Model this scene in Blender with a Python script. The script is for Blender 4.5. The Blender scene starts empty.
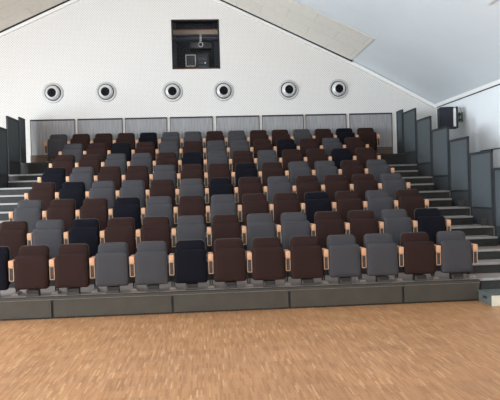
import bpy, bmesh, math, random
from mathutils import Vector, Matrix
random.seed(7)
C = bpy.context.scene.collection

# ------------------------------------------------------------------ dimensions (metres)
SW = 0.52            # seat spacing
RP = 0.928           # depth of one tier
RI = 0.3016          # rise of one tier
Z1 = 0.30            # height of the first tier
XL, XR = -4.24, 4.77 # ends of the tiers
BY = 7.10            # back wall
WR, WL = 5.82, -8.40 # side walls
FY = -13.0           # wall behind the viewer
RIDGE = (-1.29, 7.16)
EAVE_L = 3.89
ROOF = [(WL, EAVE_L), RIDGE, (2.6, 5.305), (3.69, 4.78), (4.75, 4.225), (WR, 3.645)]
def dz(k): return Z1 + RI * (k - 1)      # top of tier k
def dy(k): return RP * (k - 1)           # front of tier k
def roof_z(x):
    for (a, za), (b, zb) in zip(ROOF, ROOF[1:]):
        if x <= b: return za + (zb - za) * (x - a) / (b - a)
    return ROOF[-1][1]

# ------------------------------------------------------------------ materials
def new_mat(name):
    m = bpy.data.materials.new(name); m.use_nodes = True
    nt = m.node_tree; return m, nt, nt.nodes['Principled BSDF']
def lin(c):
    return tuple(((v/255)/12.92 if v/255 <= .04045 else ((v/255+.055)/1.055)**2.4) for v in c) + (1,)
def noise_mat(name, c1, c2, scale=60, rough=.8, metal=0, bump=0, detail=4, stretch=None, spec=.3, sheen=0):
    m, nt, b = new_mat(name)
    tc = nt.nodes.new('ShaderNodeTexCoord'); mp = nt.nodes.new('ShaderNodeMapping')
    if stretch: mp.inputs['Scale'].default_value = stretch
    n = nt.nodes.new('ShaderNodeTexNoise'); n.inputs['Scale'].default_value = scale; n.inputs['Detail'].default_value = detail
    r = nt.nodes.new('ShaderNodeValToRGB')
    r.color_ramp.elements[0].position = .3; r.color_ramp.elements[1].position = .7
    r.color_ramp.elements[0].color = lin(c1); r.color_ramp.elements[1].color = lin(c2)
    L = nt.links.new
    L(tc.outputs['Object'], mp.inputs['Vector']); L(mp.outputs['Vector'], n.inputs['Vector'])
    L(n.outputs['Fac'], r.inputs['Fac']); L(r.outputs['Color'], b.inputs['Base Color'])
    b.inputs['Roughness'].default_value = rough; b.inputs['Metallic'].default_value = metal
    b.inputs['Specular IOR Level'].default_value = spec
    if sheen:
        b.inputs['Sheen Weight'].default_value = sheen; b.inputs['Sheen Roughness'].default_value = .5
    if bump:
        bp = nt.nodes.new('ShaderNodeBump'); bp.inputs['Strength'].default_value = bump; bp.inputs['Distance'].default_value = .004
        L(n.outputs['Fac'], bp.inputs['Height']); L(bp.outputs['Normal'], b.inputs['Normal'])
    return m
M = {}
M['brown'] = noise_mat('brown_fabric', (43, 30, 28), (50, 35, 32), 140, .95, bump=.25, spec=.08)
M['grey'] = noise_mat('grey_fabric', (61, 60, 63), (68, 67, 70), 140, .95, bump=.25, spec=.08)
M['navy'] = noise_mat('navy_fabric', (18, 18, 24), (22, 22, 29), 140, .95, bump=.25, spec=.08)
M['shell'] = noise_mat('seat_shell_grey_plastic', (70, 62, 58), (82, 73, 68), 40, .6)
M['beech'] = noise_mat('beech_wood', (190, 144, 112), (206, 160, 126), 14, .45, stretch=(6, .6, 6))
M['loop'] = noise_mat('pale_lacquered_metal', (176, 142, 114), (188, 154, 124), 30, .45)
M['black'] = noise_mat('black_metal', (30, 28, 28), (40, 38, 38), 30, .5)
M['armdark'] = noise_mat('dark_grey_metal', (56, 50, 47), (72, 64, 60), 30, .5)
M['deck'] = noise_mat('grey_deck_covering', (136, 125, 119), (146, 135, 129), 90, .85, bump=.1)
M['riser'] = noise_mat('dark_riser_board', (44, 43, 42), (52, 51, 50), 20, .7)
M['fascia'] = noise_mat('olive_grey_painted_board', (62, 58, 51), (67, 63, 55), 6, .5)
M['rail'] = noise_mat('grey_painted_steel', (68, 66, 62), (74, 72, 68), 10, .45)
M['lip'] = noise_mat('worn_steel_lip', (104, 100, 94), (114, 110, 104), 20, .4)
M['nosing'] = noise_mat('brushed_aluminium_edge', (140, 141, 140), (154, 155, 154), 40, .4, stretch=(.3, 8, 8))
M['kick'] = noise_mat('brown_board', (92, 74, 62), (112, 92, 78), 8, .6, stretch=(.3, 3, 3))
M['fence'] = noise_mat('slate_grey_perforated_sheet', (75, 82, 86), (83, 90, 94), 55, .6, stretch=(1, 1, .25))
M['fencekick'] = noise_mat('slate_grey_lower_sheet', (58, 62, 65), (65, 69, 72), 20, .6)
M['post'] = noise_mat('dark_slate_steel', (42, 45, 48), (50, 53, 56), 20, .5)
M['white'] = noise_mat('white_paint', (238, 238, 236), (242, 242, 240), 3, .6)
M['wallside'] = noise_mat('white_plaster', (238, 243, 246), (242, 246, 249), 2, .7)
M['ceil'] = noise_mat('white_smooth_ceiling', (226, 234, 239), (230, 238, 243), 1.2, .8)
M['gap'] = noise_mat('black_painted_shadow', (36, 35, 34), (42, 41, 40), 5, .9)  # shade put into the colour, for the ceiling gaps and cornice line
M['chrome'] = noise_mat('satin_aluminium', (216, 214, 212), (226, 224, 222), 20, .28, metal=.75)
M['flange'] = noise_mat('grey_enamelled_ring', (188, 188, 188), (200, 200, 200), 20, .3, metal=.3)
M['eyeball'] = noise_mat('pale_spun_aluminium', (214, 214, 214), (224, 224, 224), 20, .3, metal=.25)
M['steel'] = noise_mat('pale_enamelled_steel', (222, 221, 220), (230, 229, 228), 10, .35, metal=.2)
M['grille'] = noise_mat('black_speaker_grille', (34, 36, 46), (44, 46, 56), 120, .7, bump=.3)
M['cabinet'] = noise_mat('black_speaker_cabinet', (32, 33, 38), (40, 41, 46), 30, .5)
M['booth'] = noise_mat('dark_booth_paint', (44, 45, 50), (52, 53, 58), 3, .8)
M['boothbeam'] = noise_mat('beige_painted_beam', (196, 184, 170), (208, 196, 182), 3, .7)
M['boothblue'] = noise_mat('blue_grey_pipe_paint', (72, 78, 90), (80, 86, 98), 5, .5)
M['orange'] = noise_mat('orange_brown_timber', (172, 108, 66), (188, 122, 78), 8, .6)
M['monitor'] = noise_mat('black_screen', (58, 58, 62), (66, 66, 70), 4, .4)
M['boxgrey'] = noise_mat('grey_laminate', (86, 92, 89), (94, 100, 97), 8, .5)
M['boxwhite'] = noise_mat('cream_laminate', (206, 202, 186), (214, 210, 194), 5, .5)

def floor_mat():
    m, nt, b = new_mat('oak_strip_parquet'); L = nt.links.new
    tc = nt.nodes.new('ShaderNodeTexCoord'); mp = nt.nodes.new('ShaderNodeMapping')
    mp.inputs['Rotation'].default_value = (0, 0, math.radians(90))
    L(tc.outputs['Object'], mp.inputs['Vector'])
    br = nt.nodes.new('ShaderNodeTexBrick'); br.offset = .37; br.squash = 1
    br.inputs['Scale'].default_value = 1; br.inputs['Brick Width'].default_value = .19; br.inputs['Row Height'].default_value = .0165
    br.inputs['Mortar Size'].default_value = .0008; br.inputs['Mortar Smooth'].default_value = 0; br.inputs['Bias'].default_value = 0
    br.inputs['Color1'].default_value = (0, 0, 0, 1); br.inputs['Color2'].default_value = (1, 1, 1, 1); br.inputs['Mortar'].default_value = (.15, .15, .15, 1)
    L(mp.outputs['Vector'], br.inputs['Vector'])
    r = nt.nodes.new('ShaderNodeValToRGB'); cr = r.color_ramp
    cr.elements[0].position = 0; cr.elements[0].color = lin((158, 112, 76))
    cr.elements[1].position = 1; cr.elements[1].color = lin((198, 156, 114))
    e = cr.elements.new(.45); e.color = lin((175, 128, 88))
    e = cr.elements.new(.88); e.color = lin((182, 136, 95))
    L(br.outputs['Color'], r.inputs['Fac'])
    # blocks of strips laid together differ a little in tone
    b2 = nt.nodes.new('ShaderNodeTexBrick'); b2.offset = .5
    b2.inputs['Scale'].default_value = 1; b2.inputs['Brick Width'].default_value = .19; b2.inputs['Row Height'].default_value = .47
    b2.inputs['Mortar Size'].default_value = 0
    b2.inputs['Color1'].default_value = (.9, .9, .9, 1); b2.inputs['Color2'].default_value = (1.05, 1.05, 1.05, 1)
    L(mp.outputs['Vector'], b2.inputs['Vector'])
    mx = nt.nodes.new('ShaderNodeMix'); mx.data_type = 'RGBA'; mx.blend_type = 'MULTIPLY'; mx.inputs['Factor'].default_value = 1
    L(r.outputs['Color'], mx.inputs[6]); L(b2.outputs['Color'], mx.inputs[7])
    n = nt.nodes.new('ShaderNodeTexNoise'); n.inputs['Scale'].default_value = .9; n.inputs['Detail'].default_value = 3
    L(tc.outputs['Object'], n.inputs['Vector'])
    r2 = nt.nodes.new('ShaderNodeValToRGB'); r2.color_ramp.elements[0].color = (.88, .88, .88, 1); r2.color_ramp.elements[1].color = (1.08, 1.08, 1.08, 1)
    L(n.outputs['Fac'], r2.inputs['Fac'])
    m2 = nt.nodes.new('ShaderNodeMix'); m2.data_type = 'RGBA'; m2.blend_type = 'MULTIPLY'; m2.inputs['Factor'].default_value = 1
    L(mx.outputs[2], m2.inputs[6]); L(r2.outputs['Color'], m2.inputs[7])
    L(m2.outputs[2], b.inputs['Base Color'])
    b.inputs['Roughness'].default_value = .42; b.inputs['Specular IOR Level'].default_value = .35
    return m
M['floor'] = floor_mat()

def perforated_mat(name, base, hole, pitch, radius, rough=.7):
    """sheet with a diagonal grid of small round holes (x, z of the object)"""
    m, nt, b = new_mat(name); L = nt.links.new
    tc = nt.nodes.new('ShaderNodeTexCoord')
    mp = nt.nodes.new('ShaderNodeMapping'); mp.inputs['Rotation'].default_value = (0, math.radians(45), 0)
    mp.inputs['Scale'].default_value = (1/pitch,)*3
    L(tc.outputs['Object'], mp.inputs['Vector'])
    s = nt.nodes.new('ShaderNodeSeparateXYZ'); L(mp.outputs['Vector'], s.inputs['Vector'])
    def cell(o):
        f = nt.nodes.new('ShaderNodeMath'); f.operation = 'FRACT'; L(o, f.inputs[0])
        g = nt.nodes.new('ShaderNodeMath'); g.operation = 'SUBTRACT'; L(f.outputs[0], g.inputs[0]); g.inputs[1].default_value = .5
        h = nt.nodes.new('ShaderNodeMath'); h.operation = 'MULTIPLY'; L(g.outputs[0], h.inputs[0]); L(g.outputs[0], h.inputs[1]); return h
    a, c = cell(s.outputs['X']), cell(s.outputs['Z'])
    ad = nt.nodes.new('ShaderNodeMath'); ad.operation = 'ADD'; L(a.outputs[0], ad.inputs[0]); L(c.outputs[0], ad.inputs[1])
    lt = nt.nodes.new('ShaderNodeMath'); lt.operation = 'LESS_THAN'; L(ad.outputs[0], lt.inputs[0]); lt.inputs[1].default_value = radius**2
    mx = nt.nodes.new('ShaderNodeMix'); mx.data_type = 'RGBA'
    mx.inputs[6].default_value = lin(base); mx.inputs[7].default_value = lin(hole)
    L(lt.outputs[0], mx.inputs['Factor']); L(mx.outputs[2], b.inputs['Base Color'])
    b.inputs['Roughness'].default_value = rough; b.inputs['Specular IOR Level'].default_value = .25
    return m
M['wallperf'] = perforated_mat('white_perforated_plasterboard', (227, 225, 222), (194, 193, 192), .042, .28)
M['mesh'] = noise_mat('grey_fine_mesh', (136, 136, 138), (158, 158, 160), 26, .6, stretch=(1, 1, .07))

def board_mat():
    m, nt, b = new_mat('wood_wool_ceiling_board'); L = nt.links.new
    tc = nt.nodes.new('ShaderNodeTexCoord')
    br = nt.nodes.new('ShaderNodeTexBrick'); br.offset = .5
    br.inputs['Scale'].default_value = 1; br.inputs['Brick Width'].default_value = 1.2; br.inputs['Row Height'].default_value = .6
    br.inputs['Mortar Size'].default_value = .006; br.inputs['Mortar Smooth'].default_value = .1
    br.inputs['Color1'].default_value = lin((236, 233, 224)); br.inputs['Color2'].default_value = lin((230, 226, 217)); br.inputs['Mortar'].default_value = lin((206, 202, 194))
    L(tc.outputs['Object'], br.inputs['Vector'])
    n = nt.nodes.new('ShaderNodeTexNoise'); n.inputs['Scale'].default_value = 9; n.inputs['Detail'].default_value = 6; n.inputs['Roughness'].default_value = .7
    L(tc.outputs['Object'], n.inputs['Vector'])
    r = nt.nodes.new('ShaderNodeValToRGB'); r.color_ramp.elements[0].position = .3; r.color_ramp.elements[1].position = .7
    r.color_ramp.elements[0].color = (.93, .93, .93, 1); r.color_ramp.elements[1].color = (1.04, 1.04, 1.04, 1)
    L(n.outputs['Fac'], r.inputs['Fac'])
    mx = nt.nodes.new('ShaderNodeMix'); mx.data_type = 'RGBA'; mx.blend_type = 'MULTIPLY'; mx.inputs['Factor'].default_value = 1
    L(br.outputs['Color'], mx.inputs[6]); L(r.outputs['Color'], mx.inputs[7]); L(mx.outputs[2], b.inputs['Base Color'])
    b.inputs['Roughness'].default_value = .9
    return m
M['board'] = board_mat()
def glass_mat():
    m, nt, b = new_mat('low_reflection_glass'); L = nt.links.new
    g = nt.nodes.new('ShaderNodeBsdfGlass'); g.inputs['IOR'].default_value = 1.12; g.inputs['Roughness'].default_value = 0
    L(g.outputs[0], nt.nodes['Material Output'].inputs['Surface'])
    return m
M['glass'] = glass_mat()

# ------------------------------------------------------------------ mesh helpers
def box(bm, x0, x1, y0, y1, z0, z1, bev=0):
    r = bmesh.ops.create_cube(bm, size=1)
    for v in r['verts']:
        v.co = Vector(((x0+x1)/2 + v.co.x*(x1-x0), (y0+y1)/2 + v.co.y*(y1-y0), (z0+z1)/2 + v.co.z*(z1-z0)))
    if bev:
        es = list({e for v in r['verts'] for e in v.link_edges})
        bmesh.ops.bevel(bm, geom=es, offset=bev, segments=2, affect='EDGES', profile=.5)
def prism(bm, pts, y0, y1):
    """pts: polygon in x, z; extruded along y"""
    a = [bm.verts.new((x, y0, z)) for x, z in pts]; b = [bm.verts.new((x, y1, z)) for x, z in pts]
    n = len(pts)
    bm.faces.new(a); bm.faces.new(b[::-1])
    for i in range(n): bm.faces.new((a[i], b[i], b[(i+1) % n], a[(i+1) % n]))
def tube(bm, p, q, r, seg=10):
    p, q = Vector(p), Vector(q); d = q - p
    res = bmesh.ops.create_cone(bm, cap_ends=True, segments=seg, radius1=r, radius2=r, depth=d.length)
    m = Matrix.Translation((p+q)/2) @ d.to_track_quat('Z', 'Y').to_matrix().to_4x4()
    bmesh.ops.transform(bm, matrix=m, verts=res['verts'])
def lathe(bm, prof, seg=40):
    """prof: (radius, y); turned about the y axis"""
    rings = []
    for r, y in prof:
        if r < 1e-5: rings.append([bm.verts.new((0, y, 0))])
        else: rings.append([bm.verts.new((r*math.cos(2*math.pi*i/seg), y, r*math.sin(2*math.pi*i/seg))) for i in range(seg)])
    for a, b in zip(rings, rings[1:]):
        for i in range(seg):
            j = (i+1) % seg
            if len(a) == 1 and len(b) == 1: continue
            if len(a) == 1: bm.faces.new((a[0], b[i], b[j]))
            elif len(b) == 1: bm.faces.new((a[i], b[0], a[j]))
            else: bm.faces.new((a[i], b[i], b[j], a[j]))
def rounded(x0, x1, z0, z1, rt, rb, taper=0, n=6):
    """outline with rounded corners; the top is narrower by taper on each side"""
    out = []
    def arc(cx, cz, r, a0):
        for i in range(n+1):
            a = a0 + math.pi/2*i/n; out.append((cx + r*math.cos(a), cz + r*math.sin(a)))
    arc(x1-rt-taper, z1-rt, rt, 0); arc(x0+rt+taper, z1-rt, rt, math.pi/2)
    arc(x0+rb, z0+rb, rb, math.pi); arc(x1-rb, z0+rb, rb, 1.5*math.pi)
    return out
def inset(pts, d):
    cx = sum(p[0] for p in pts)/len(pts); cz = sum(p[1] for p in pts)/len(pts)
    hw = max(abs(p[0]-cx) for p in pts); hh = max(abs(p[1]-cz) for p in pts)
    return [(cx+(x-cx)*(1-d/hw), cz+(z-cz)*(1-d/hh)) for x, z in pts]
def cushion(bm, pts, layers, lean=None):
    """layers: (inset, y) from back to front, capped at both ends"""
    loops = []
    for d, y in layers:
        loops.append([bm.verts.new((x, y + (lean(z) if lean else 0), z)) for x, z in inset(pts, d)])
    n = len(pts)
    for a, b in zip(loops, loops[1:]):
        for i in range(n): bm.faces.new((a[i], b[i], b[(i+1) % n], a[(i+1) % n]))
    bm.faces.new(loops[0]); bm.faces.new(loops[-1][::-1])
def obj(name, bm, mat, parent=None, smooth=False, loc=None):
    bmesh.ops.recalc_face_normals(bm, faces=bm.faces[:])
    me = bpy.data.meshes.new(name); bm.to_mesh(me); bm.free()
    me.materials.append(mat)
    if smooth:
        me.polygons.foreach_set('use_smooth', [True]*len(me.polygons))
        me.set_sharp_from_angle(angle=math.radians(40))
    o = bpy.data.objects.new(name, me); C.objects.link(o)
    if parent: o.parent = parent
    if loc: o.location = loc
    return o
def tag(o, label=None, cat=None, group=None, kind=None):
    if label: o['label'] = label
    if cat: o['category'] = cat
    if group: o['group'] = group
    if kind: o['kind'] = kind
    return o
def thing(name, label, cat, loc=(0, 0, 0), group=None, rz=0):
    o = bpy.data.objects.new(name, None); C.objects.link(o); o.location = loc; o.rotation_euler = (0, 0, rz)
    o.empty_display_size = .1
    return tag(o, label, cat, group)
def struct(name, bm, mat, label, parent=None, loc=None):
    o = obj(name, bm, mat, parent, loc=loc)
    if not parent: tag(o, label, name.split('_')[0], kind='structure')
    return o
def dup(root, loc, label):
    r = root.copy(); C.objects.link(r); r.location = loc; r['label'] = label
    for ch in list(root.children):
        c = ch.copy(); C.objects.link(c); c.parent = r
        for g in ch.children:
            d = g.copy(); C.objects.link(d); d.parent = c
    return r
B = bmesh.new

# ------------------------------------------------------------------ the room
bm = B(); box(bm, WL-.2, WR+.2, FY-.2, BY+2, -.12, 0); struct('floor', bm, M['floor'], 'oak strip parquet floor of the hall')

# back wall, with the projection-room opening
WX0, WX1, WZ0, WZ1 = -.715, .447, 4.625, 5.83
bm = B()
prism(bm, [(WL-.2, 0), (WX0, 0), (WX0, roof_z(WX0)+.2), (RIDGE[0], RIDGE[1]+.2), (WL-.2, EAVE_L+.1)], BY, BY+.16)
prism(bm, [(WX1, 0), (WR+.2, 0), (WR+.2, ROOF[-1][1]+.1)] + [(x, z+.2) for x, z in ROOF[-2:1:-1]] + [(WX1, roof_z(WX1)+.2)], BY, BY+.16)
prism(bm, [(WX0, 0), (WX1, 0), (WX1, WZ0), (WX0, WZ0)], BY, BY+.16)
prism(bm, [(WX0, WZ1), (WX1, WZ1), (WX1, roof_z(WX1)+.2), (WX0, roof_z(WX0)+.2)], BY, BY+.16)
struct('wall_back', bm, M['wallperf'], 'white perforated gable wall behind the top row of seats')
bm = B(); box(bm, WR, WR+.2, FY, BY+.16, 0, 3.9); struct('wall_right', bm, M['wallside'], 'plain white wall on the right carrying the loudspeaker')

# left wall and the wall behind the viewer, each with a band of windows
def wall_with_openings(name, label, axis, pos, thick, a0, a1, ztop, ops):
    bm = B()
    def bx(u0, u1, z0, z1):
        if axis == 'x': box(bm, pos, pos+thick, u0, u1, z0, z1)
        else: box(bm, u0, u1, pos, pos+thick, z0, z1)
    ops = sorted(ops); u = a0
    for (o0, o1, z0, z1) in ops:
        bx(u, o0, 0, ztop); bx(o0, o1, 0, z0); bx(o0, o1, z1, ztop); u = o1
    bx(u, a1, 0, ztop)
    if axis == 'y':
        prism(bm, [(WL-.2, ztop), (WR+.2, ztop)] + [(x, z+.1) for x, z in ROOF[::-1]], pos, pos+thick)
    return struct(name, bm, M['wallside'], label)
LW = [(-8.6, -5.2, 1.2, 3.5), (-4.6, -1.2, 1.2, 3.5), (-.6, 2.8, 1.2, 3.5)]
FW = [(-7.2, -2.2, .4, 3.2), (-1.4, 3.6, .4, 3.2)]
wall_with_openings('wall_left', 'white wall with tall windows on the left', 'x', WL-.2, .2, FY, BY+.16, 4.0, LW)
wall_with_openings('wall_front', 'white gable wall behind the viewer with wide windows', 'y', FY-.2, .2, WL-.2, WR+.2, 3.6, FW)
wn = 0
for ax, ops in (('x', LW), ('y', FW)):
    for (a0, a1, z0, z1) in ops:
        wn += 1; bm = B(); g = B()
        def fb(u0, u1, z0_, z1_, bmx, t):
            if ax == 'x': box(bmx, WL-.1-t, WL-.1+t, u0, u1, z0_, z1_)
            else: box(bmx, u0, u1, FY-.1-t, FY-.1+t, z0_, z1_)
        for u in (a0, (a0+a1)/2-.03, a1-.06): fb(u, u+.06, z0, z1, bm, .03)
        fb(a0, a1, z0, z0+.06, bm, .03); fb(a0, a1, z1-.06, z1, bm, .03)
        w = struct('window_%d' % wn, bm, M['white'], ['first', 'second', 'third', 'left', 'right'][wn-1] + (' window in the left wall' if ax == 'x' else ' window in the wall behind the viewer'))
        fb(a0+.06, a1-.06, z0+.06, z1-.06, g, .004)
        obj('window_pane', g, M['glass'], w)

# roof underside
bm = B(); prism(bm, ROOF + [(x, z+.18) for x, z in ROOF[::-1]], FY-.2, BY+.16)
struct('ceiling', bm, M['ceil'], 'smooth white pitched ceiling')

# boarded ceiling fields beside the back wall, one on each slope
def slope_field(name, label, x0, x1, y0, y1):
    L = math.hypot(x1-x0, roof_z(x1)-roof_z(x0)); a = math.atan2(roof_z(x1)-roof_z(x0), x1-x0)
    bm = B(); box(bm, 0, L, 0, y1-y0, -.014, .002)
    o = struct(name, bm, M['board'], label); o.location = (x0, y0, roof_z(x0)-.005); o.rotation_euler = (0, -a, 0)
    o['category'] = 'ceiling'
    return o
slope_field('ceiling_board_right', 'beige boarded strip on the right ceiling slope by the back wall', RIDGE[0], 3.68, 4.86, 6.985)
slope_field('ceiling_board_left', 'pale boarded field on the left ceiling slope by the back wall', -8.3, RIDGE[0], 2.2, 6.985)
def slope_bar(name, label, mat, x0, x1, y0, y1, d0, d1, n):
    xs = [x0] + [x for x, z in ROOF if x0 < x < x1] + [x1]
    bm = B(); prism(bm, [(x, roof_z(x)-d1) for x in xs] + [(x, roof_z(x)-d0) for x in xs[::-1]], y0, y1)
    o = struct(name, bm, mat, label); o['category'] = 'trim'; return o
slope_bar('trim_1', 'white edge trim along the left roof slope on the back wall', M['white'], WL, RIDGE[0], 7.02, BY, 0.02, .125, 1)
slope_bar('trim_2', 'white edge trim along the right roof slope on the back wall', M['white'], RIDGE[0], WR, 7.02, BY, 0.02, .115, 2)
slope_bar('trim_3', 'dark strip painted as shadow gap between left ceiling boards and back wall', M['gap'], WL, RIDGE[0], 6.985, 7.02, 0.0, .050, 3)  # both dark bars colour in the shade between boards and trim
slope_bar('trim_4', 'dark strip painted as shadow gap between right ceiling boards and back wall', M['gap'], RIDGE[0], 3.70, 6.985, 7.02, 0.0, .050, 4)
bm = B(); box(bm, WR-.03, WR, FY, BY, 3.575, 3.68); struct('trim_5', bm, M['white'], 'white cornice board at the top of the right wall')
bm = B(); box(bm, WR-.012, WR, FY, BY, 3.557, 3.575); struct('trim_6', bm, M['gap'], 'thin dark strip painted as shadow under the right cornice board')  # dark strip painted as the shadow line below the cornice
bm = B(); box(bm, WR-.012, WR, FY, 4.6, 2.305, 2.325); struct('trim_7', bm, M['post'], 'thin dark rail line on the right wall beside the steps')
bm = B(); box(bm, 3.35, 5.25, -1.6, 1.06, 0, .03)
t = struct('ceiling_duct_cover', bm, M['ceil'], 'pale flat cover panel on the right ceiling slope at the top edge')
t.location = (0, 0, 0)
me = t.data
for v in me.vertices:
    x = 4.28 + (v.co.x-4.3)*.12; v.co = Vector((x, v.co.y, roof_z(x) - .05 + v.co.z*1.5))
t['category'] = 'ceiling'

# ------------------------------------------------------------------ projection room behind the opening
bm = B()
box(bm, -1.9, 1.7, 9.0, 9.1, 4.2, 6.3); box(bm, -1.9, -1.8, BY+.16, 9.0, 4.2, 6.3); box(bm, 1.6, 1.7, BY+.16, 9.0, 4.2, 6.3)
box(bm, -1.9, 1.7, BY+.16, 9.1, 6.3, 6.4)
struct('wall_booth', bm, M['booth'], 'dark walls of the projection room behind the opening')
bm = B(); box(bm, -1.9, 1.7, BY+.16, 9.1, 4.1, 4.2); s = struct('floor_booth', bm, M['booth'], 'dark floor of the projection room')
bm = B()
for (a, b_, c, d) in ((WX0, WX0+.035, WZ0, WZ1), (WX1-.035, WX1, WZ0, WZ1), (WX0, WX1, WZ1-.035, WZ1), (WX0, WX1, WZ0, WZ0+.02)): box(bm, a, b_, BY-.005, BY+.16, c, d)
w = struct('window_6', bm, M['black'], 'square projection window high in the back wall')
g = B(); box(g, WX0+.035, WX1-.035, BY+.10, BY+.108, WZ0+.02, WZ1-.035); obj('window_pane', g, M['glass'], w)
bm = B(); box(bm, WX0+.03, WX1-.03, BY+.02, BY+.15, WZ0+.015, WZ0+.03); obj('window_sill', bm, M['orange'], w)
t = thing('ceiling_beam', 'beige horizontal beam across the projection window', 'beam', (0, 8.0, 5.675))
bm = B(); box(bm, -1.79, 1.59, -.08, .08, 0, .10); obj('beam', bm, M['boothbeam'], t)
bm = B(); box(bm, -1.79, 1.59, -.085, .085, .10, .125); obj('timber_cap', bm, M['orange'], t)
bm = B(); tube(bm, (-1.79, 8.25, 5.62), (1.59, 8.25, 5.62), .05, 14); tag(obj('pipe', bm, M['boothblue'], smooth=True), 'blue grey horizontal pipe under the beige beam in the projection window', 'pipe')
for x, lb in ((-.70, 'left'), (.40, 'right')):
    bm = B(); box(bm, x-.05, x+.05, 8.3, 8.4, 4.2, 6.3, .004)
    tag(obj('support_column', bm, M['boothblue']), 'slim blue grey column at the %s edge inside the projection window' % lb, 'column', 'columns in the projection room')
t = thing('projector', 'dark projector hanging behind the projection window', 'projector', (-.01, 7.75, 5.325))
bm = B(); box(bm, -.27, .27, -.16, .22, -.085, .085, .02); obj('body', bm, M['monitor'], t, True)
bm = B(); lathe(bm, [(.0, -.20), (.048, -.20), (.052, -.215), (.06, -.22), (.06, -.15)], 24); l = obj('lens_barrel', bm, M['steel'], t, True)
bm = B(); lathe(bm, [(.0, -.203), (.044, -.203), (.044, -.198), (0, -.198)], 24); obj('lens', bm, M['black'], l, True)
bm = B(); tube(bm, (0, 0, .08), (0, 0, .30), .028); tube(bm, (0, 0, .30), (0, .35, .30), .02); obj('ceiling_mount', bm, M['steel'], t)
bm = B()
for i in range(5): box(bm, .11+i*.022, .12+i*.022, -.166, -.155, -.05, .05)
obj('air_grille', bm, M['black'], t)
t = thing('monitor', 'pale framed monitor low on the left in the projection window', 'monitor', (-.275, 7.8, 4.825))
bm = B()
for q in ((-.13, .13, 0, .02), (-.13, .13, .28, .30), (-.13, -.11, 0, .30), (.11, .13, 0, .30)): box(bm, q[0], q[1], -.02, .02, q[2], q[3])
obj('bezel', bm, M['white'], t)
bm = B(); box(bm, -.112, .112, -.008, .02, .018, .282); obj('screen', bm, M['monitor'], t)
bm = B(); box(bm, -.03, .03, 0, .03, -.1, .0); box(bm, -.1, .1, -.06, .08, -.12, -.1); obj('stand', bm, M['black'], t)
t = thing('equipment_case', 'dark equipment case beside the monitor in the projection window', 'case', (.03, 7.9, 4.71))
bm = B(); box(bm, -.16, .16, -.1, .2, 0, .44, .012); obj('body', bm, M['monitor'], t)
bm = B()
for zz in (.07, .17, .27): box(bm, -.12, .12, -.112, -.098, zz, zz+.07)
obj('front_unit', bm, M['boothblue'], t)
bm = B(); lathe(bm, [(0, -.125), (.022, -.125), (.022, -.1)], 12); obj('dial', bm, M['steel'], t, True, (.06, 0, .20))
bm = B(); box(bm, -1.2, 1.2, 7.6, 8.15, 4.67, 4.705); 
for x in (-1.15, 1.1):
    box(bm, x, x+.05, 7.65, 7.7, 4.2, 4.67); box(bm, x, x+.05, 8.05, 8.1, 4.2, 4.67)
tag(obj('work_table', bm, M['booth']), 'dark work table standing inside the projection room', 'table')

# ------------------------------------------------------------------ round air nozzles
VX = [-3.576, -2.323, -.73, .509, 2.11, 3.35]; VZ = [4.101, 4.103, 4.088, 4.08, 4.082, 4.081]
ORD = ['first', 'second', 'third', 'fourth', 'fifth', 'sixth', 'seventh', 'eighth', 'ninth', 'tenth', 'eleventh', 'twelfth', 'thirteenth', 'fourteenth', 'fifteenth', 'sixteenth']
vlab = ['farthest left on the back wall', 'second from the left on the back wall', 'below the left corner of the projection window',
        'below the right corner of the projection window', 'fifth from the left, under the right roof slope', 'farthest right on the back wall']
for i, (x, z) in enumerate(zip(VX, VZ)):
    lb = 'round silver air nozzle, ' + vlab[i]
    if i == 0:
        nz = thing('air_nozzle', lb, 'air vent', (x, BY, z), 'round air nozzles in the back wall')
        bm = B(); lathe(bm, [(.246, .0), (.246, -.014), (.232, -.028), (.206, -.030), (.190, -.018), (.190, 0)], 48); obj('flange', bm, M['flange'], nz, True)
        bm = B(); lathe(bm, [(.190, -.006), (.176, -.012), (.0, -.012)], 48); obj('seat_ring', bm, M['black'], nz, True)
        bm = B(); lathe(bm, [(.172, -.012), (.170, -.05), (.155, -.085), (.132, -.108), (.112, -.114), (.106, -.108), (.104, -.07)], 48); e = obj('eyeball', bm, M['eyeball'], nz, True)
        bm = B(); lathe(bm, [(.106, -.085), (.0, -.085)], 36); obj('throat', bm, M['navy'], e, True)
        bm = B()
        for r in (.035, .07): lathe(bm, [(r, -.086), (r, -.094), (r+.006, -.094), (r+.006, -.086)], 30)
        obj('inner_vane', bm, M['black'], e, True)
        nozzles = [nz]
    else: nozzles.append(dup(nozzles[0], (x, BY, z), lb))
for nz, tx in zip(nozzles, (-.10, -.05, 0, .03, .06, .10)):
    for ch in nz.children:
        if ch.name.startswith('eyeball'): ch.rotation_euler = (math.radians(3), 0, tx)

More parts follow.
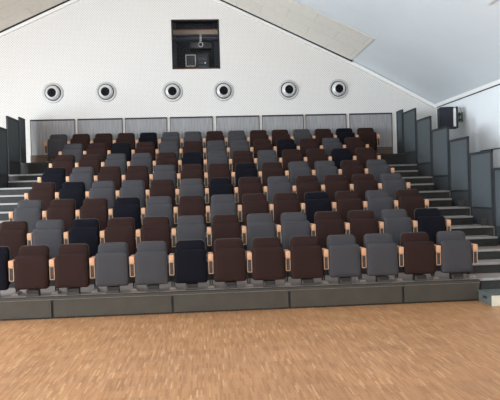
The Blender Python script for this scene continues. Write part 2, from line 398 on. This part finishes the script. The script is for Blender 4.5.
# ------------------------------------------------------------------ the tiered platform
rows = ['front', 'second', 'third', 'fourth', 'fifth', 'sixth', 'seventh', 'top']
seams = [-3.12, -2.08, -.52, 1.04, 2.60, 3.68]
TL = ['lowest', 'second lowest', 'third lowest', 'fourth lowest', 'fifth lowest', 'third highest', 'second highest', 'topmost']
for k in range(1, 9):
    y0 = dy(k)-.03; y1 = dy(k+1)-.012 if k < 8 else BY-.002
    tier = thing('seating_tier', TL[k-1] + ' grey tier of the stepped seating platform, carrying the %s row of seats' % rows[k-1], 'platform', (0, 0, 0), 'tiers of the retractable seating')
    bm = B(); box(bm, XL, XR, y0, y1, dz(k)-.03, dz(k)); d = obj('deck', bm, M['deck'], tier)
    zb = dz(k-1)+.001 if k > 1 else .002
    for xa, xb in ([(XL, XR)] if k > 1 else [(XL, -3.14), (3.71, XR)]):
        bm = B(); box(bm, xa, xb, y0+.012, y0+.05, zb, dz(k)-.03); obj('riser_board', bm, M['riser'], tier)
    if k < 8:
        for xa, xb in ((3.66 if k > 1 else 3.73, 4.69), (-4.17, -3.14)):
            bm = B(); box(bm, xa, xb, y0-.006, y0+.035, dz(k)-.028, dz(k)+.004, .003); obj('nosing', bm, M['nosing'], d)
    else:
        bm = B(); box(bm, XL, XR, y0-.006, y0, dz(k)-.055, dz(k)); obj('nosing', bm, M['post'], d)
        bm = B(); box(bm, XL+.1, XR-.1, BY-.055, BY-.045, dz(8), dz(8)+.19); obj('kick_board', bm, M['kick'], tier)
    if k == 1:
        for a, b_ in zip(seams, seams[1:]):
            bm = B(); box(bm, a+.016, b_-.016, -.052, -.032, .022, .252, .003); obj('fascia_panel', bm, M['fascia'], tier)
        bm = B(); box(bm, seams[0], seams[-1], -.058, -.034, .256, .284, .004); obj('front_rail', bm, M['fascia'], tier)
        bm = B(); box(bm, seams[0], seams[-1], -.064, -.050, .250, .2565, .001); obj('rail_lip', bm, M['lip'], tier)
        bm = B(); box(bm, seams[0], seams[-1], -.036, -.0305, .284, .297); obj('painted_shadow_strip', bm, M['black'], tier)  # black strip painted in as the shadow gap between deck and rail
        bm = B(); box(bm, seams[0], seams[-1], -.031, -.01, .002, .262); obj('fascia_backing', bm, M['black'], tier)
        for s_ in seams[1:-1]:
            bm = B(); box(bm, s_-.01, s_+.01, -.056, -.03, .235, .275, .002); obj('latch', bm, M['rail'], tier)

# loose half-height steps in the aisles
def aisle_step(x0, x1, k, label, mirror=False):
    """half step standing on tier k"""
    y0 = dy(k)+.464; y1 = dy(k+1)-.04
    t = thing('aisle_step', label, 'step', ((x0+x1)/2, y0, dz(k)+.001), 'loose half steps in the side aisles')
    h = RI/2; w = (x1-x0)/2
    bm = B(); box(bm, -w, w, .02, y1-y0, 0, h-.03); obj('box', bm, M['riser'], t)
    bm = B(); box(bm, -w, w, 0, y1-y0, h-.03, h); tr = obj('tread', bm, M['deck'], t)
    bm = B(); box(bm, -w, w, -.006, .035, h-.026, h+.004, .003); obj('nosing', bm, M['nosing'], tr)
    s = -1 if mirror else 1
    bm = B(); box(bm, s*(w-.16)-.06, s*(w-.16)+.06, .016, .022, .03, .062); obj('hand_slot', bm, M['black'], t)
for k in range(1, 7):
    aisle_step(3.68, 4.63, k, 'dark half step with pale edge in right aisle, on the %s tier from the floor' % (['lowest'] + rows[1:])[k-1])
for k in (4, 5, 6):
    aisle_step(-4.11, -3.16, k, 'dark half step with pale edge in left aisle, on the %s tier from the floor' % rows[k-1], True)

# movable step box on the parquet
t = thing('step_box', 'low cream fronted step box on the parquet at the foot of the right aisle', 'step', (4.17, -.26, 0))
bm = B(); box(bm, -.52, .52, -.205, .20, 0, .145, .003); obj('carcass', bm, M['boxgrey'], t)
bm = B(); box(bm, -.525, .525, -.22, -.205, 0, .138, .003); obj('front_board', bm, M['boxwhite'], t)
bm = B(); box(bm, -.53, .53, -.222, .205, .138, .156, .004); obj('top_board', bm, M['boxgrey'], t)
bm = B(); box(bm, -.524, -.518, -.06, .06, .07, .10, .002); obj('hand_hole', bm, M['black'], t)

# ------------------------------------------------------------------ guard panels
def guard(name, label, group, y0, y1, X, zt, zb, side, foot=True):
    """upright panel in a plane of constant x; side = +1 on the right of the seats, -1 on the left"""
    t = thing(name, label, 'railing', (X, y0, zb+.001), group)
    h = zt-zb; L = y1-y0; p = .035
    for y in (0, L-p):
        bm = B(); box(bm, -.02, .02, y, y+p, 0, h, .004); obj('post', bm, M['post'], t)
    bm = B(); box(bm, -.022, .022, 0, L, h-.035, h+.004, .004); obj('top_rail', bm, M['post'], t)
    m_ = min(.30, h*.3)
    bm = B(); box(bm, -.018, .018, p, L-p, m_-.02, m_+.01, .003); obj('lower_rail', bm, M['post'], t)
    bm = B(); box(bm, -.006, .006, p, L-p, m_+.01, h-.035); obj('mesh_sheet', bm, M['fence'], t)
    bm = B(); box(bm, -.006, .006, p, L-p, 0, m_-.02); obj('lower_sheet', bm, M['fencekick'], t)
    if foot:
        bm = B(); box(bm, -side*.125 if side > 0 else .022, -.022 if side > 0 else .125, .17, .22, 0, .115, .004); obj('foot_plate', bm, M['rail'], t)
tops = {1: 1.55, 2: 1.86, 3: 2.165, 4: 2.475, 5: 2.765, 6: 3.07, 7: 3.36, 8: 3.45}
cnt = ['nearest the camera', 'second from the camera', 'third from the camera', 'fourth from the camera', 'fifth from the camera', 'second from the back wall', 'shortest one by the back wall']
for n, k in enumerate(range(2, 9)):
    ya = dy(k)-.13; yb = ya+.865 if k < 8 else 6.80
    guard('guard_panel', 'slate grey guard panel beside the right aisle, ' + cnt[n], 'guard panels along the right aisle', ya, yb, 4.724, tops[k], dz(k), 1, k in (2, 3, 4))
cl = {6: 'nearest the camera at the picture edge', 7: 'middle of the three in view', 8: 'rearmost by the back wall'}
for k in (6, 7, 8):
    ya = dy(k)-.13; yb = ya+.865 if k < 8 else 6.80
    guard('guard_panel', 'dark grey guard panel beside the left aisle, ' + cl[k], 'guard panels along the left aisle', ya, yb, -4.19, tops[k], dz(k), -1, False)

# mesh panels along the back of the top tier
PX = [(-4.131, -3.078), (-3.018, -1.951), (-1.892, -0.885), (-0.815, 0.224), (0.302, 1.363), (1.432, 2.459), (2.507, 3.528), (3.606, 4.683)]
for n, (a, b_) in enumerate(PX):
    where = ['leftmost on the top tier', 'second from the left', 'third from the left', 'fourth from the left', 'fourth from the right', 'third from the right', 'second from the right', 'rightmost on the top tier'][n]
    t = thing('screen_panel', 'pale grey mesh screen panel below the white back wall, ' + where, 'screen', (a, 7.075, dz(8)+.001), 'mesh screens behind the top row')
    L = b_-a; h = 3.465-dz(8)
    for x in (0, L-.012):
        bm = B(); box(bm, x, x+.012, -.012, .012, 0, h, .002); obj('post', bm, M['rail'], t)
    bm = B(); box(bm, 0, L, -.017, .017, h-.035, h, .003); obj('top_rail', bm, M['post'], t)
    bm = B(); box(bm, .016, L-.016, -.012, .012, .185, .205, .002); obj('bottom_rail', bm, M['rail'], t)
    bm = B(); box(bm, .016, L-.016, -.003, .003, .205, h-.035); obj('mesh_sheet', bm, M['mesh'], t)

# ------------------------------------------------------------------ loudspeaker on the right wall
t = thing('loudspeaker', 'black loudspeaker on a bracket high on the right wall', 'loudspeaker', (5.41, 5.25, 3.11), rz=math.radians(-10))
bm = B(); prism(bm, [(-.20, -.23), (.06, -.23), (.17, -.23), (.17, .23), (.06, .23), (-.20, .23)], -.02, .26)
obj('cabinet', bm, M['cabinet'], t)
bm = B(); cushion(bm, rounded(-.205, .085, -.225, .235, .02, .02), [(0, -.02), (0, -.05), (.012, -.062)]); obj('front_grille', bm, M['grille'], t)
bm = B(); prism(bm, [(.085, -.20), (.148, -.20), (.155, .16), (.14, .21), (.10, .21), (.092, .16)], -.034, -.018); obj('pale_side_panel', bm, M['white'], t)
bm = B(); box(bm, .148, .19, -.05, .27, -.235, .235, .006); obj('end_plate', bm, M['cabinet'], t)
br = B(); tube(br, (.19, .10, .07), (.30, .10, .07), .022); tube(br, (.19, .10, -.05), (.30, .10, -.05), .018); box(br, .235, .26, .06, .14, -.10, .12, .004)
bk = obj('mount_bracket', br, M['boxgrey'], t, True)
bm = B(); box(bm, .295, .32, .05, .15, -.10, .12, .004); obj('wall_plate', bm, M['boxgrey'], bk)
for zz in (.07, -.05):
    bm = B(); tube(bm, (.247, .04, zz), (.247, .06, zz), .026, 12); obj('clamp_knob', bm, M['black'], bk, True)
bm = B(); tube(bm, (.30, .1, .12), (.27, .1, .22), .006, 6); tube(bm, (.27, .1, .22), (.18, .1, .20), .006, 6); obj('cable', bm, M['armdark'], t)

# ------------------------------------------------------------------ seats
def make_chair(col, label, loc):
    m = M[col]
    t = thing('theatre_seat', label, 'seat', loc, 'tip-up seats in the tiered rows')
    # local origin: left end of the seat on its deck, z up
    lean = lambda z: .07*max(0, z-.12)/.54
    bm = B(); cushion(bm, rounded(.048, .458, .14, .650, .060, .03, .010), [(.012, .125), (0, .118), (0, .085), (.006, .07), (.02, .062), (.06, .055), (.12, .052)], lean); b_ = obj('backrest', bm, m, t, True)
    bm = B(); cushion(bm, rounded(.044, .462, .13, .655, .063, .03, .010), [(.03, .150), (0, .140), (0, .120)], lean); obj('back_shell', bm, M['shell'], b_, True)
    bm = B(); cushion(bm, rounded(.036, .472, .095, .535, .045, .035, .006), [(.02, .036), (0, .026), (0, -.024), (.006, -.040), (.02, -.050), (.06, -.057), (.13, -.060)], lambda z: .02*(z-.1)/.44); obj('seat_pan', bm, m, t, True)
    bm = B(); box(bm, .18, .34, -.02, .09, .0, .082, .004); mb = obj('mount_box', bm, M['black'], t)
    bm = B(); box(bm, .175, .345, -.028, -.018, .012, .026, .002); box(bm, .175, .20, -.028, -.018, .012, .062, .002); obj('mount_lip', bm, M['rail'], mb)
    for x in (.04, .45):
        bm = B(); box(bm, x, x+.02, .03, .07, .20, .25, .004); obj('hinge', bm, M['black'], t)
    return t
COLS = ['nbbggnbbbggbg', 'bgnbbgbggbbgn', 'gbbngbgbbnbgb', 'bnggbgnbgbbbg', 'ngbbgbbnbggbg', 'bbggbngbgbbnb', 'gbnbgbggbnbgb', 'gbbbnggbgbbgbnb']
CN = {'n': 'navy', 'b': 'brown', 'g': 'grey'}
proto = {}
for k, row in enumerate(COLS, 1):
    s0 = -6 if k < 8 else -7
    for j, ch in enumerate(row):
        col = CN[ch]; n = len(row)
        if j == 0: pos = 'at the left end'
        elif j == n-1: pos = 'at the right end'
        elif j <= n//2: pos = ORD[j] + ' from the left'
        else: pos = ORD[n-1-j] + ' from the right'
        lb = '%s folded theatre seat, %s of the %s row%s' % (col, pos, rows[k-1], '' if k in (1, 8) else ' from the front')
        loc = (SW*(s0+j), dy(k), dz(k)+.001)
        if col not in proto: proto[col] = make_chair(col, lb, loc)
        else: dup(proto[col], loc, lb)

def make_arm(label, loc):
    t = thing('armrest', label, 'armrest', loc, 'wooden armrests between the seats')
    bm = B(); box(bm, -.033, .033, -.025, .26, .382, .474, .006); obj('arm_pad', bm, M['beech'], t, True)
    bm = B()
    o = rounded(-.032, .032, .205, .382, .010, .010); i_ = inset(o, .009)
    va = []
    for y in (-.014, .004):
        va.append(([bm.verts.new((x, y, z)) for x, z in o], [bm.verts.new((x, y, z)) for x, z in i_]))
    n = len(o)
    for q in range(n):
        w = (q+1) % n
        bm.faces.new((va[0][0][q], va[0][0][w], va[0][1][w], va[0][1][q])); bm.faces.new((va[1][0][q], va[1][0][w], va[1][1][w], va[1][1][q]))
        bm.faces.new((va[0][0][q], va[0][0][w], va[1][0][w], va[1][0][q])); bm.faces.new((va[0][1][q], va[0][1][w], va[1][1][w], va[1][1][q]))
    obj('frame_loop', bm, M['loop'], t)
    bm = B(); box(bm, -.026, .026, -.006, .25, .214, .378); box(bm, -.012, .012, -.011, -.005, .24, .30, .003); obj('side_panel', bm, M['armdark'], t)
    bm = B(); box(bm, -.022, -.007, .22, .26, .03, .214, .003); box(bm, .007, .022, .22, .26, .03, .214, .003); obj('post', bm, M['black'], t)
    bm = B(); prism(bm, [(-.05, 0), (.05, 0), (.032, .03), (-.032, .03)], .10, .30); obj('foot', bm, M['deck'], t)
    return t
ap = None
for k in range(1, 9):
    i0, i1 = (-6, 7) if k < 8 else (-7, 8)
    rn = rows[k-1] + ' row' + ('' if k in (1, 8) else ' from the front')
    n = i1-i0
    for i in range(i0, i1+1):
        j = i-i0
        if j == 0: pos = 'at the left end of the %s' % rn
        elif j == n: pos = 'at the right end of the %s' % rn
        elif j <= n//2: pos = 'right of the %s seat from the left, %s' % (ORD[j-1], rn)
        else: pos = 'left of the %s seat from the right, %s' % (ORD[n-j-1], rn)
        lb = 'beech topped armrest ' + pos
        loc = (SW*i, dy(k), dz(k)+.001)
        if ap is None: ap = make_arm(lb, loc)
        else: dup(ap, loc, lb)

# ------------------------------------------------------------------ light
W = bpy.data.worlds.new('World'); bpy.context.scene.world = W; W.use_nodes = True
W.node_tree.nodes['Background'].inputs[0].default_value = (.78, .88, 1, 1); W.node_tree.nodes['Background'].inputs[1].default_value = 1.0
def window_light(name, loc, direction, sx, sy, power, col):
    l = bpy.data.lights.new(name, 'AREA'); l.shape = 'RECTANGLE'; l.size = sx; l.size_y = sy; l.energy = power; l.color = col
    o = bpy.data.objects.new(name, l); C.objects.link(o); o.location = loc
    o.rotation_euler = Vector(direction).to_track_quat('-Z', 'Z').to_euler()
for a0, a1, z0, z1 in LW:
    window_light('window_daylight', (WL+.03, (a0+a1)/2, (z0+z1)/2), (1, 0, 0), a1-a0, z1-z0, 350, (.82, .925, 1))
for a0, a1, z0, z1 in FW:
    window_light('window_daylight', ((a0+a1)/2, FY+.03, (z0+z1)/2), (0, 1, 0), a1-a0, z1-z0, 125, (1, .93, .85))

lp = thing('added_booth_lamp', 'small added unseen lamp on the ceiling of the projection room', 'lamp', (0, 8.6, 6.298))  # added out of view to brighten the projection room contents
bm = B(); box(bm, -.4, .4, -.06, .06, -.05, 0, .01); obj('housing', bm, M['steel'], lp)
l = bpy.data.lights.new('booth_fill_light', 'AREA'); l.shape = 'RECTANGLE'; l.size = .7; l.size_y = .1; l.energy = 2.5; l.color = (.85, .92, 1)
o = bpy.data.objects.new('booth_fill_light', l); C.objects.link(o); o.location = (0, 8.6, 6.24)

# ------------------------------------------------------------------ camera
cam = bpy.data.cameras.new('camera'); co = bpy.data.objects.new('camera', cam); C.objects.link(co)
F, CX, CY_, CZ, YA, PI_, RO = 639.788, -.0897, -8.5634, 1.572, .0746, -.0111, -.0289
cam.sensor_width = 36; cam.lens = F/500*36; cam.clip_start = .05; cam.clip_end = 200
cy, sy, cp, sp, cr, sr = math.cos(YA), math.sin(YA), math.cos(PI_), math.sin(PI_), math.cos(RO), math.sin(RO)
fw = Vector((sy*cp, cy*cp, sp)); rt = Vector((cy, -sy, 0)); up = rt.cross(fw)
r2 = cr*rt + sr*up; u2 = -sr*rt + cr*up
m4 = Matrix((r2, u2, -fw)).transposed().to_4x4(); m4.translation = (CX, CY_, CZ)
co.matrix_world = m4
S = bpy.context.scene; S.camera = co
S.view_settings.view_transform = 'Standard'; S.view_settings.look = 'None'; S.view_settings.gamma = 1
S.view_settings.use_curve_mapping = False; S.view_settings.exposure = 0.65
S.cycles.use_denoising = True; S.cycles.max_bounces = 8; S.cycles.diffuse_bounces = 5; S.cycles.sample_clamp_indirect = 4
